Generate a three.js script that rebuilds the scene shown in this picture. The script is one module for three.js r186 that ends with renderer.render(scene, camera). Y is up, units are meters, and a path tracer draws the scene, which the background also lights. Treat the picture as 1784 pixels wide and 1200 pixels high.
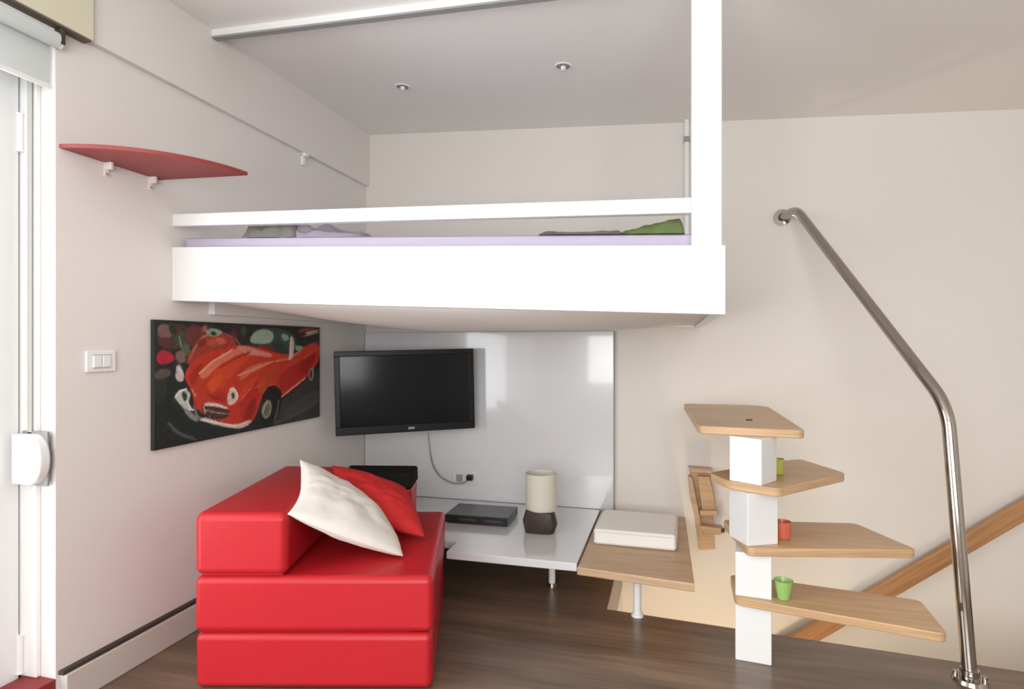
import * as THREE from 'three';
import { RoundedBoxGeometry } from 'three/addons/geometries/RoundedBoxGeometry.js';
import { mergeGeometries, mergeVertices, toCreasedNormals } from 'three/addons/utils/BufferGeometryUtils.js';
import { RectAreaLightUniformsLib } from 'three/addons/lights/RectAreaLightUniformsLib.js';
import { ImprovedNoise } from 'three/addons/math/ImprovedNoise.js';

// ---------------------------------------------------------------- camera, daylight, exposure
RectAreaLightUniformsLib.init();
const scene = new THREE.Scene();
const camera = new THREE.PerspectiveCamera(59.92, 1784 / 1200, 0.05, 60);
camera.position.set(0, 1.15, 0);
camera.rotation.set(0, THREE.MathUtils.degToRad(14.95), 0);
const renderer = new THREE.WebGLRenderer({ antialias: true });
renderer.toneMapping = THREE.LinearToneMapping;
renderer.toneMappingExposure = 0.95;
renderer.shadowMap.enabled = true;
scene.background = new THREE.Color(0.86, 0.93, 1.0);
scene.backgroundIntensity = 1.6;
// soft daylight entering by the balcony door (left wall) and by the window behind the camera
function daylight(w, h, x, y, z, tx, ty, tz, color, intensity) {
  const l = new THREE.RectAreaLight(color, intensity, w, h);
  l.position.set(x, y, z); l.lookAt(tx, ty, tz); scene.add(l);
  return l;
}
daylight(1.5, 1.9, -1.955, 1.02, -0.52, 0, 1.02, -0.52, new THREE.Color(0.95, 0.98, 1.0), 4.6);
daylight(2.5, 1.5, 0.1, 1.35, 1.70, 0.1, 1.35, -1, new THREE.Color(1.0, 0.99, 0.975), 7.8);

// ---------------------------------------------------------------- helpers
const noise = new ImprovedNoise();
function rng(seed) { let s = seed >>> 0; return () => { s = (s + 0x6D2B79F5) | 0; let t = Math.imul(s ^ (s >>> 15), 1 | s); t = (t + Math.imul(t ^ (t >>> 7), 61 | t)) ^ t; return ((t ^ (t >>> 14)) >>> 0) / 4294967296; }; }
const taken = new Map();
function numbered(n) { const k = taken.get(n) || 0; taken.set(n, k + 1); return k ? `${n}_${String(k).padStart(3, '0')}` : n; }
function tag(o, label, category, group, kind) {
  o.userData.label = label; o.userData.category = category;
  if (group) o.userData.group = group;
  if (kind) o.userData.kind = kind;
  return o;
}
function obj(name, geos, mat, parent = scene) {
  let g = geos;
  if (Array.isArray(geos)) g = geos.length === 1 ? geos[0] : mergeGeometries(geos.map((q) => { const c = q.index ? q.toNonIndexed() : q.clone(); for (const k of Object.keys(c.attributes)) if (!['position', 'normal', 'uv'].includes(k)) c.deleteAttribute(k); return c; }));
  const m = new THREE.Mesh(g, mat);
  m.name = parent === scene ? numbered(name) : name;
  m.castShadow = m.receiveShadow = true;
  parent.add(m);
  return m;
}
function thing(name, label, category, p = [0, 0, 0], turn = 0, group) {
  const o = new THREE.Group(); o.name = numbered(name); o.position.set(...p); o.rotation.y = turn; scene.add(o);
  return tag(o, label, category, group);
}
function struct(name, geos, mat, label, category) { return tag(obj(name, geos, mat), label, category, null, 'structure'); }
// texture coordinates in metres, by the dominant direction of the face
function metric(g) {
  const q = g.index ? g.toNonIndexed() : g;
  q.computeBoundingBox();
  const P = q.attributes.position, N = q.attributes.normal, uv = new Float32Array(P.count * 2);
  for (let i = 0; i < P.count; i++) {
    const a = Math.abs(N.getX(i)), b = Math.abs(N.getY(i)), c = Math.abs(N.getZ(i)), x = P.getX(i), y = P.getY(i), z = P.getZ(i);
    const [u, v] = b >= a && b >= c ? [x, z] : a >= c ? [z, y] : [x, y];
    uv[2 * i] = u; uv[2 * i + 1] = v;
  }
  q.setAttribute('uv', new THREE.BufferAttribute(uv, 2));
  return q;
}
const span = (x0, x1, y0, y1, z0, z1, r = 0.004) => {
  const w = x1 - x0, h = y1 - y0, d = z1 - z0, rr = Math.min(r, w / 2.1, h / 2.1, d / 2.1);
  const g = r > 0 ? new RoundedBoxGeometry(w, h, d, r > 0.02 ? 5 : 2, rr) : new THREE.BoxGeometry(w, h, d);
  g.translate((x0 + x1) / 2, (y0 + y1) / 2, (z0 + z1) / 2);
  return metric(g);
};
// a flat plate: outline in plan (x, z), from y0 to y1
function plate(pts, y0, y1, bevel = 0.004) {
  const s = new THREE.Shape(pts.map(([x, z]) => new THREE.Vector2(x, -z)));
  const g = new THREE.ExtrudeGeometry(s, { depth: y1 - y0 - 2 * bevel, bevelEnabled: bevel > 0, bevelThickness: bevel, bevelSize: bevel, bevelOffset: -bevel, bevelSegments: 2, curveSegments: 10 });
  g.rotateX(-Math.PI / 2); g.translate(0, y0 + bevel, 0);
  return metric(g);
}
// an upright plate: outline in (x, y), from z0 to z1
function upright(pts, z0, z1, bevel = 0.003) {
  const s = new THREE.Shape(pts.map(([x, y]) => new THREE.Vector2(x, y)));
  const g = new THREE.ExtrudeGeometry(s, { depth: z1 - z0 - 2 * bevel, bevelEnabled: bevel > 0, bevelThickness: bevel, bevelSize: bevel, bevelOffset: -bevel, bevelSegments: 2 });
  g.translate(0, 0, z0 + bevel);
  return metric(g);
}
function cyl(r0, r1, h, x, y, z, seg = 32) { const g = new THREE.CylinderGeometry(r0, r1, h, seg); g.translate(x, y + h / 2, z); return g; }
function bentTube(pts, r, bend, seg = 20) {   // straight runs joined by round bends
  const v = pts.map((p) => new THREE.Vector3(...p)), path = new THREE.CurvePath();
  let a = v[0];
  for (let i = 1; i < v.length - 1; i++) {
    const b0 = bend[i - 1], d1 = v[i - 1].clone().sub(v[i]).setLength(b0), d2 = v[i + 1].clone().sub(v[i]).setLength(b0);
    const p = v[i].clone().add(d1), q = v[i].clone().add(d2);
    path.add(new THREE.LineCurve3(a, p)); path.add(new THREE.QuadraticBezierCurve3(p, v[i], q)); a = q;
  }
  path.add(new THREE.LineCurve3(a, v[v.length - 1]));
  return new THREE.TubeGeometry(path, 160, r, seg, false);
}
const softTube = (pts, r, n = 60) => new THREE.TubeGeometry(new THREE.CatmullRomCurve3(pts.map((p) => new THREE.Vector3(...p)), false, 'centripetal'), n, r, 10, false);
function dataTex(w, h, fn, color = true) {
  const d = new Uint8Array(w * h * 4);
  for (let j = 0; j < h; j++) for (let i = 0; i < w; i++) { const c = fn(i / w, j / h); const k = 4 * (j * w + i); for (let m = 0; m < 3; m++) d[k + m] = Math.max(0, Math.min(255, c[m])); d[k + 3] = 255; }
  const t = new THREE.DataTexture(d, w, h); t.wrapS = t.wrapT = THREE.RepeatWrapping; t.magFilter = THREE.LinearFilter; t.minFilter = THREE.LinearMipmapLinearFilter; t.generateMipmaps = true;
  if (color) t.colorSpace = THREE.SRGBColorSpace;
  t.needsUpdate = true; return t;
}
// noise that tiles in both directions
function tile(u, v, fu, fv, seed) {
  const n = (a, b) => noise.noise(a, b, seed);
  const x = u * fu, y = v * fv;
  return n(x, y) * (1 - u) * (1 - v) + n(x - fu, y) * u * (1 - v) + n(x, y - fv) * (1 - u) * v + n(x - fu, y - fv) * u * v;
}
const rep = (t, x, y = x) => { const c = t.clone(); c.repeat.set(x, y); c.needsUpdate = true; return c; };

// ---------------------------------------------------------------- materials
const plasterBump = dataTex(256, 256, (u, v) => { const k = 128 + 60 * tile(u, v, 22, 22, 1.3) + 40 * tile(u, v, 60, 60, 4.1); return [k, k, k]; }, false);
const paint = (r, g, b, rough = 0.85) => { const m = new THREE.MeshStandardMaterial({ color: new THREE.Color().setRGB(r, g, b), roughness: rough, bumpMap: rep(plasterBump, 2), bumpScale: 0.0006 }); return m; };
const M = {};
M.wall = paint(0.80, 0.765, 0.735);
M.backWall = paint(0.77, 0.735, 0.685);
M.ceiling = paint(0.90, 0.88, 0.85);
M.shutter = paint(0.70, 0.68, 0.52, 0.6);
M.white = new THREE.MeshPhysicalMaterial({ color: new THREE.Color().setRGB(0.80, 0.805, 0.80), roughness: 0.32, clearcoat: 0.25, clearcoatRoughness: 0.25 });
M.gloss = new THREE.MeshPhysicalMaterial({ color: new THREE.Color().setRGB(0.72, 0.73, 0.745), roughness: 0.16, clearcoat: 0.7, clearcoatRoughness: 0.05 });
M.upvc = new THREE.MeshStandardMaterial({ color: new THREE.Color().setRGB(0.87, 0.88, 0.875), roughness: 0.35 });
M.dark = new THREE.MeshStandardMaterial({ color: new THREE.Color().setRGB(0.055, 0.04, 0.033), roughness: 0.6 });
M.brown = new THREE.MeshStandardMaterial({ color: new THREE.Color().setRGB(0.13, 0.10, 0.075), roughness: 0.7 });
M.chrome = new THREE.MeshStandardMaterial({ color: new THREE.Color().setRGB(0.43, 0.395, 0.35), roughness: 0.10, metalness: 1 });
M.black = new THREE.MeshStandardMaterial({ color: new THREE.Color().setRGB(0.012, 0.012, 0.012), roughness: 0.4 });
M.blackFabric = new THREE.MeshPhysicalMaterial({ color: new THREE.Color().setRGB(0.007, 0.006, 0.006), roughness: 0.85, specularIntensity: 0.3 });
M.glass = new THREE.MeshPhysicalMaterial({ color: 0xffffff, roughness: 0.02, transmission: 1, thickness: 0 });
M.sheet = new THREE.MeshStandardMaterial({ color: new THREE.Color().setRGB(0.47, 0.42, 0.54), roughness: 0.9 });
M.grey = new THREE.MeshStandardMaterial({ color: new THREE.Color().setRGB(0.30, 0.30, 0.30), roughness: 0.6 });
const weave = dataTex(256, 256, (u, v) => { const k = 128 + 60 * Math.sin(u * 2 * Math.PI * 64) * Math.sin(v * 2 * Math.PI * 64) + 30 * tile(u, v, 30, 30, 2.2); return [k, k, k]; }, false);
M.canvasWhite = new THREE.MeshStandardMaterial({ color: new THREE.Color().setRGB(0.76, 0.725, 0.67), roughness: 0.95, bumpMap: weave, bumpScale: 0.0012 });
M.padWhite = new THREE.MeshStandardMaterial({ color: new THREE.Color().setRGB(0.86, 0.84, 0.80), roughness: 0.9, bumpMap: weave, bumpScale: 0.001 });
M.ticking = new THREE.MeshStandardMaterial({ color: new THREE.Color().setRGB(0.88, 0.87, 0.84), roughness: 0.95 });
const leatherBump = dataTex(256, 256, (u, v) => { const k = 128 + 70 * tile(u, v, 40, 40, 5.5) + 40 * tile(u, v, 12, 12, 8.8); return [k, k, k]; }, false);
const leather = (r, g, b) => new THREE.MeshPhysicalMaterial({ color: new THREE.Color().setRGB(r, g, b), roughness: 0.40, specularIntensity: 0.75, bumpMap: rep(leatherBump, 5), bumpScale: 0.0006 });
M.leather = leather(0.46, 0.013, 0.020);
M.redFabric = new THREE.MeshStandardMaterial({ color: new THREE.Color().setRGB(0.48, 0.013, 0.013), roughness: 0.85, bumpMap: weave, bumpScale: 0.0006 });
function woodTex(c0, c1, seed, fine = 1) {
  return dataTex(1024, 512, (u, v) => {
    const w = 0.5 + 0.5 * tile(u, v, 3, 26 * fine, seed) + 0.45 * tile(u, v, 8, 90 * fine, seed + 3) + 0.35 * tile(u, v, 2, 6, seed + 7);
    const k = Math.max(0, Math.min(1, w)); return c0.map((a, i) => a + (c1[i] - a) * k);
  });
}
const treadTex = woodTex([176, 138, 100], [222, 188, 146], 1.7);
M.tread = new THREE.MeshPhysicalMaterial({ map: rep(treadTex, 1, 2), roughness: 0.42, clearcoat: 0.15, clearcoatRoughness: 0.4 });
M.platform = new THREE.MeshPhysicalMaterial({ map: rep(woodTex([172, 140, 108], [214, 184, 150], 6.1), 1, 2), roughness: 0.45 });
M.railWood = new THREE.MeshStandardMaterial({ map: rep(woodTex([152, 108, 68], [196, 150, 104], 3.3), 1, 3), roughness: 0.45 });
const floorTex = woodTex([84, 66, 52], [134, 110, 91], 9.4, 0.7);
M.floor = new THREE.MeshPhysicalMaterial({ map: rep(floorTex, 0.6, 0.9), roughness: 0.30, clearcoat: 0.2, clearcoatRoughness: 0.25 });
M.terracotta = new THREE.MeshStandardMaterial({ color: new THREE.Color().setRGB(0.26, 0.022, 0.024), roughness: 0.55 });
M.redShelf = new THREE.MeshPhysicalMaterial({ color: new THREE.Color().setRGB(0.28, 0.043, 0.04), roughness: 0.5 });
M.skirting = new THREE.MeshStandardMaterial({ color: new THREE.Color().setRGB(0.62, 0.58, 0.53), roughness: 0.5, bumpMap: rep(plasterBump, 6), bumpScale: 0.001 });

// ---------------------------------------------------------------- room shell
const XL = -1.875, ZB = -3.43, XR = 3.0, ZF = 1.75;
const ceilY = (x, z) => 2.48 - 0.0545 * (x - XL) - 0.012 * (z - ZB);
const edgeZ = (x) => -2.595 + 0.083 * x;           // the floor's edge along the stairwell
const WX = -0.27;                                  // left end of the stairwell
struct('floor', plate([[-2.25, ZF + 0.2], [-2.25, ZB - 0.02], [WX, ZB - 0.02], [WX, edgeZ(WX)], [2.35, edgeZ(2.35)], [2.35, ZB - 0.02], [XR + 0.2, ZB - 0.02], [XR + 0.2, ZF + 0.2]], -0.22, 0, 0.003), M.floor, 'dark brown wooden floor ending at the open stairwell', 'floor');
{
  // ceiling slab that falls gently towards the right
  const g = new THREE.BoxGeometry(XR - XL + 0.5, 0.15, ZF - ZB + 0.3, 1, 1, 1), P = g.attributes.position;
  for (let i = 0; i < P.count; i++) { const x = P.getX(i) + (XL + XR) / 2, z = P.getZ(i) + (ZB + ZF) / 2; P.setXYZ(i, x, ceilY(x, z) + (P.getY(i) > 0 ? 0.15 : 0), z); }
  g.computeVertexNormals();
  struct('ceiling', metric(g), M.ceiling, 'pale grey painted ceiling above the loft bed', 'ceiling');
}
struct('wall_back', span(XL - 0.35, XR + 0.2, -2.5, 2.75, ZB - 0.2, ZB, 0), M.backWall, 'warm off-white wall behind the stair treads', 'wall');
function holedWall(u0, u1, v0, v1, hole) {
  const s = new THREE.Shape([[u0, v0], [u1, v0], [u1, v1], [u0, v1]].map((p) => new THREE.Vector2(...p)));
  s.holes.push(new THREE.Path([[hole[0], hole[2]], [hole[0], hole[3]], [hole[1], hole[3]], [hole[1], hole[2]]].map((p) => new THREE.Vector2(...p))));
  return s;
}
{
  // left wall: opening for the balcony door
  const g = new THREE.ExtrudeGeometry(holedWall(-ZF - 0.2, -ZB + 0.02, -0.22, 2.75, [-0.36, 1.448, 0.0, 2.15]), { depth: 0.35, bevelEnabled: false });
  g.rotateY(Math.PI / 2); g.translate(XL - 0.35, 0, 0);
  struct('wall_left', metric(g), M.wall, 'off-white wall with the car picture and light switch', 'wall');
  // wall behind the camera with its window opening
  const h = new THREE.ExtrudeGeometry(holedWall(XL - 0.35, XR + 0.2, -0.22, 2.75, [-1.2, 1.4, 0.55, 2.12]), { depth: 0.25, bevelEnabled: false });
  h.translate(0, 0, ZF);
  struct('wall_front', metric(h), M.wall, 'off-white wall behind the camera with a wide window', 'wall');
}
struct('wall_right', span(XR, XR + 0.2, -0.22, 2.75, ZB - 0.1, ZF + 0.2, 0), M.wall, 'off-white wall to the right of the stairwell, out of frame', 'wall');
// stairwell below floor level
struct('wall_stairwell_end', span(WX - 0.15, WX, -2.5, -0.22, ZB, -2.45, 0), M.backWall, 'end wall of the stairwell under the wooden platform', 'wall');
struct('wall_stairwell_near', plate([[WX, edgeZ(WX) + 0.15], [XR + 0.2, edgeZ(XR) + 0.15], [XR + 0.2, edgeZ(XR)], [WX, edgeZ(WX)]], -2.5, -0.22, 0), M.backWall, 'near side wall of the stairwell below the floor edge', 'wall');
struct('wall_stairwell_far_end', span(2.35, 2.5, -2.5, -0.22, ZB, -2.3, 0), M.backWall, 'end wall of the stairwell below the landing', 'wall');
struct('floor_lower', span(WX - 0.15, 2.5, -2.6, -2.5, ZB, -2.2, 0), M.floor, 'dark floor at the bottom of the stairwell', 'floor');
{
  const st = thing('lower_stairs', 'flight of wooden steps going down in the stairwell', 'stairs');
  for (let i = 0; i < 8; i++) { const x = 2.33 - 0.29 * i; obj('step', span(x - 0.31, x, -0.28 - 0.235 * i, -0.235 - 0.235 * i, ZB + 0.003, edgeZ(0) - 0.01, 0.006), M.tread, st); }
}
{
  const t = thing('stairwell_lamp', 'round warm wall lamp below floor level in the stairwell, out of frame', 'lamp', [0.25, -0.85, -2.575]);
  obj('base', span(-0.05, 0.05, -0.05, 0.05, -0.025, 0.0, 0.006), M.white, t);
  const g = new THREE.SphereGeometry(0.06, 24, 16); g.translate(0, 0, -0.085);
  obj('globe', g, new THREE.MeshStandardMaterial({ color: 0xffffff, roughness: 0.4, emissive: new THREE.Color(1.0, 0.78, 0.5), emissiveIntensity: 3 }), t);
  const l = new THREE.PointLight(new THREE.Color(1.0, 0.82, 0.60), 1.2, 0, 2); l.position.set(0, 0, -0.085); l.castShadow = true; l.shadow.radius = 3; t.add(l);
}
// projecting upper wall along the left wall, and the roller shutter box over the balcony door
struct('trim_1', span(XL - 0.01, -1.852, 2.152, 2.62, ZB + 0.001, -1.547, 0.002), M.wall, 'projecting upper strip of wall along the left wall', 'wall trim');
{
  const b = new THREE.Group(); b.name = 'trim_2'; scene.add(b); tag(b, 'yellowish roller shutter box above the balcony door', 'shutter box', null, 'structure');
  obj('box', span(XL - 0.01, -1.836, 2.148, 2.62, -1.546, 0.5, 0.004), M.shutter, b);
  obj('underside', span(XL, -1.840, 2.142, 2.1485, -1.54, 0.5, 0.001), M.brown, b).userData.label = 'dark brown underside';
}
// strip hanging below the ceiling
{
  const zc = (x) => -2.085 + 0.0435 * (x - XL), g = upright([[XL, 0], [0.03, 0], [0.03, 0.05], [XL, 0.05]], -0.03, 0, 0.002), P = g.attributes.position;
  for (let i = 0; i < P.count; i++) { const x = P.getX(i), z = P.getZ(i) + zc(x); P.setY(i, P.getY(i) + ceilY(x, z) - 0.028); P.setZ(i, z); }
  const b = new THREE.Group(); b.name = 'trim_3'; scene.add(b); tag(b, 'thin white strip fixed under the ceiling', 'ceiling trim', null, 'structure');
  obj('strip', metric(g), M.white, b);
  const h = upright([[XL, 0], [0.03, 0], [0.03, 0.008], [XL, 0.008]], -0.03, 0.001, 0.001), Q = h.attributes.position;  // grey bar that paints the shadow line under the strip
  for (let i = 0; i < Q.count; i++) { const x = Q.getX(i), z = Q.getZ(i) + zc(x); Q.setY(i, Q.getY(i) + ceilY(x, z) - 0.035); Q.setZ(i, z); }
  obj('painted_shadow', metric(h), M.grey, b).userData.label = 'grey painted shadow line along the underside';
}
{
  const b = new THREE.Group(); b.name = 'baseboard_left'; scene.add(b); tag(b, 'pale skirting along the left wall with a dark strip on top', 'baseboard', null, 'structure');
  obj('board', span(XL, XL + 0.03, 0.0, 0.105, ZB, -1.46, 0.004), M.skirting, b);
  obj('dark_strip', span(XL, XL + 0.022, 0.105, 0.118, ZB, -1.455, 0.002), M.dark, b).userData.label = 'dark brown strip';  // thin dark brown strip along the top of the board
}
// red threshold of the balcony door
struct('trim_4', span(-1.992, XL + 0.004, -0.002, 0.098, -1.447, 0.358, 0.004), M.terracotta, 'dark red raised threshold of the balcony door', 'threshold');

// balcony door in the left wall: fixed frame, two glazed leaves
{
  const d = new THREE.Group(); d.name = 'door_1'; scene.add(d); tag(d, 'white balcony door at the left edge with hinges', 'door', null, 'structure');
  const z0 = -1.448, z1 = 0.36, xa = -2.03, xb = -1.935;
  obj('frame', [span(xa, xb, 0.0985, 2.15, z0, z0 + 0.016, 0.003), span(xa, xb, 0.0985, 2.15, z1 - 0.03, z1, 0.003), span(xa, xb, 2.1, 2.15, z0, z1, 0.003), span(xa - 0.03, xa + 0.005, 0.012, 2.15, z0, z0 + 0.035, 0.003)], M.upvc, d);
  for (const [a, b] of [[z0 + 0.02, -0.55], [-0.545, z1 - 0.032]]) {
    const leaf = obj('door_leaf', [span(-2.06, -1.998, 0.014, 2.1, a, a + 0.1, 0.006), span(-2.06, -1.998, 0.014, 2.1, b - 0.1, b, 0.006), span(-2.06, -1.999, 0.014, 0.22, a + 0.098, b - 0.098, 0.002), span(-2.06, -1.999, 2.0, 2.1, a + 0.098, b - 0.098, 0.002)], M.upvc, d);
    obj('pane', span(-2.035, -2.029, 0.2, 2.02, a + 0.08, b - 0.08, 0), M.glass, leaf);
  }
  for (const y of [0.17, 1.82]) obj('hinge', [cyl(0.009, 0.009, 0.11, -1.992, y - 0.055, z0 + 0.022, 16), cyl(0.011, 0.011, 0.006, -1.992, y + 0.055, z0 + 0.022, 16), cyl(0.011, 0.011, 0.006, -1.992, y - 0.061, z0 + 0.022, 16)], M.upvc, d);
}
// window behind the camera
{
  const w = new THREE.Group(); w.name = 'window_1'; scene.add(w); tag(w, 'wide white framed window behind the camera', 'window', null, 'structure');
  const x0 = -1.2, x1 = 1.4, y0 = 0.55, y1 = 2.12, za = ZF + 0.12, zb = ZF + 0.18;
  obj('frame', [span(x0 + 0.06, x1 - 0.06, y0, y0 + 0.06, za, zb), span(x0 + 0.06, x1 - 0.06, y1 - 0.06, y1, za, zb), span(x0, x0 + 0.06, y0, y1, za, zb), span(x1 - 0.06, x1, y0, y1, za, zb), span(0.07, 0.13, y0 + 0.06, y1 - 0.06, za, zb)], M.upvc, w);
  for (const [a, b] of [[x0 + 0.05, 0.08], [0.12, x1 - 0.05]]) obj('pane', span(a, b, y0 + 0.05, y1 - 0.05, za + 0.025, za + 0.031, 0), M.glass, w);
}

// ---------------------------------------------------------------- loft bed
const bedBot = (x) => 1.319 - 0.0392 * (x + 1.86), bedTop = (x) => bedBot(x) + 0.209;
const slanted = (x0, x1, lo, hi, z0, z1, b = 0.003) => upright([[x0, lo(x0)], [x1, lo(x1)], [x1, hi(x1)], [x0, hi(x0)]], z0, z1, b);
const off = (fn, d) => (x) => fn(x) + d;
{
  const t = thing('loft_bed', 'white hanging loft bed under the ceiling above the television', 'loft bed');
  obj('front_board', slanted(XL, 0.157, bedBot, bedTop, -1.935, -1.9), M.white, t);
  obj('end_board', slanted(0.122, 0.156, off(bedBot, 0.004), off(bedTop, -0.004), ZB + 0.002, -1.936), M.white, t);
  obj('back_board', slanted(XL, 0.121, bedBot, off(bedTop, -0.05), ZB + 0.002, ZB + 0.03), M.white, t);
  obj('guard_rail', slanted(XL, 0.059, (x) => 1.609 - 0.0298 * (x + 1.86), (x) => 1.657 - 0.0302 * (x + 1.86), -1.94, -1.902, 0.004), M.white, t);
  obj('hanging_post', span(0.059, 0.147, bedTop(0.1) - 0.004, ceilY(0.1, -1.95) + 0.01, -1.985, -1.9, 0.004), M.white, t);
  obj('rear_post', span(0.068, 0.092, bedTop(0.1) - 0.05, ceilY(0.08, -3.38), -3.4, -3.375, 0.004), M.white, t);
  obj('rear_post_clamp', span(0.064, 0.096, 2.25, 2.28, -3.405, -3.37, 0.004), M.grey, t);
  obj('wall_cleat', span(XL, XL + 0.03, 1.275, 1.33, -3.4, -2.09, 0.003), M.white, t);
  // canvas slung under the bed, sagging between its boards
  const nx = 90, nz = 60, x0 = -1.835, x1 = 0.12, z0 = ZB + 0.03, z1 = -1.937, pos = [], idx = [];
  const tri = (a, n) => { for (let j = 0; j < nz; j++) for (let i = 0; i < nx; i++) { const p = a + j * (nx + 1) + i, q = p + nx + 1; n ? idx.push(p, q, p + 1, p + 1, q, q + 1) : idx.push(p, p + 1, q, p + 1, q + 1, q); } };
  for (const s of [0, 1]) for (let j = 0; j <= nz; j++) for (let i = 0; i <= nx; i++) {
    const u = i / nx, v = j / nz, x = x0 + (x1 - x0) * u, z = z0 + (z1 - z0) * v;
    const a = Math.pow(Math.sin(Math.PI * Math.pow(u, 0.9)), 0.75) * Math.pow(Math.max(0, Math.sin(Math.PI * v)), 0.6);
    const fold = 0.006 * Math.sin(9 * u + 5 * v) * a + 0.010 * noise.noise(u * 4, v * 3, 0.7) * a;
    pos.push(x, bedBot(x) + 0.012 - 0.082 * a + fold + s * 0.004, z);
  }
  tri(0, false); tri((nx + 1) * (nz + 1), true);
  const g = new THREE.BufferGeometry(); g.setAttribute('position', new THREE.Float32BufferAttribute(pos, 3)); g.setIndex(idx); g.computeVertexNormals();
  obj('sagging_canvas', metric(g), M.ticking, t).userData.label = 'off-white fabric bulging below the bed frame';
  // mattress
  tag(obj('mattress', slanted(XL + 0.012, 0.115, off(bedBot, 0.03), off(bedTop, 0.045), ZB + 0.04, -1.945, 0.02), M.sheet), 'lavender covered mattress lying in the loft bed', 'mattress');
}
// crumpled cloth: a flattened, folded mound
function mound(cx, cz, L, W, hFn, seed, turn = 0, rough = 1, base = (x) => bedTop(x) + 0.045) {
  const nu = 56, nv = 20, pos = [], idx = [];
  for (const s of [1, 0]) for (let j = 0; j <= nv; j++) for (let i = 0; i <= nu; i++) {
    const u = i / nu, v = j / nv, e = Math.pow(Math.max(0, 4 * v * (1 - v)), 0.45) * Math.pow(Math.max(0, Math.min(1, 14 * u, 14 * (1 - u))), 0.5);
    let x = (u - 0.5) * L, z = (v - 0.5) * W * (0.86 + 0.22 * noise.noise(u * 5, seed, 0.4));
    const y = s ? hFn(u) * e * (0.88 + rough * (0.45 * noise.noise(u * 7, v * 4, seed) + 0.2 * Math.sin(v * 11 + u * 6))) : 0;
    const c = Math.cos(turn), n = Math.sin(turn), X = cx + x * c + z * n, Z = cz - x * n + z * c;
    pos.push(X, base(X) + 0.0005 + Math.max(0, y), Z);
  }
  const N = (nu + 1) * (nv + 1);
  for (let j = 0; j < nv; j++) for (let i = 0; i < nu; i++) { const p = j * (nu + 1) + i, q = p + nu + 1; idx.push(p, q, p + 1, p + 1, q, q + 1, N + p, N + p + 1, N + q, N + p + 1, N + q + 1, N + q); }
  const g = new THREE.BufferGeometry(); g.setAttribute('position', new THREE.Float32BufferAttribute(pos, 3)); g.setIndex(idx); g.computeVertexNormals();
  return metric(g);
}
const fab = (r, g, b) => new THREE.MeshStandardMaterial({ color: new THREE.Color().setRGB(r, g, b), roughness: 0.95 });
{
  const t = thing('folded_blanket', 'grey and lavender folded bedding at the left of the mattress', 'blanket');
  obj('grey_fold', mound(-1.49, -2.02, 0.24, 0.13, () => 0.066, 3.1), fab(0.17, 0.165, 0.15), t);
  obj('lavender_fold', mound(-1.27, -2.03, 0.36, 0.15, (u) => 0.072 * (1 - 0.7 * u), 7.7), fab(0.30, 0.27, 0.32), t);
  const c = thing('green_garment', 'green and grey clothing lying at the right of the mattress', 'clothing');
  obj('green_part', mound(-0.06, -2.0, 0.20, 0.13, (u) => 0.012 + 0.046 * Math.min(1, u * 1.3), 1.9, 0, 0.35), fab(0.11, 0.155, 0.05), c);
  obj('grey_part', mound(-0.29, -2.0, 0.28, 0.12, () => 0.014, 5.3), fab(0.16, 0.14, 0.15), c);
}

// ---------------------------------------------------------------- television corner
{
  const t = thing('wall_panel', 'glossy white panel on the back wall behind the television', 'wall panel');
  obj('panel', span(XL + 0.005, -0.316, 0.216, 1.225, ZB + 0.001, -3.405, 0.002), M.gloss, t);
  obj('edge_strip', span(-0.316, -0.311, 0.0, 1.225, ZB + 0.001, -3.402, 0.001), M.grey, t).userData.label = 'thin grey edge strip';
}
{
  const t = thing('television_bench', 'long low white bench on short legs along the back wall', 'bench');
  obj('top', plate([[-0.392, -2.54], [-0.985, -2.54], [-0.985, -2.67], [-1.862, -2.67], [-1.862, -3.403], [-0.392, -3.403]], 0.178, 0.214, 0.004), M.gloss, t);
  for (const [x, z] of [[-0.55, -2.8], [-0.5, -3.25], [-1.2, -2.8], [-1.7, -3.2]]) { const l = obj('leg', cyl(0.016, 0.016, 0.16, x, 0.018, z, 20), M.white, t); obj('foot', cyl(0.024, 0.026, 0.018, x, 0, z, 20), M.chrome, l); }
}
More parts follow.
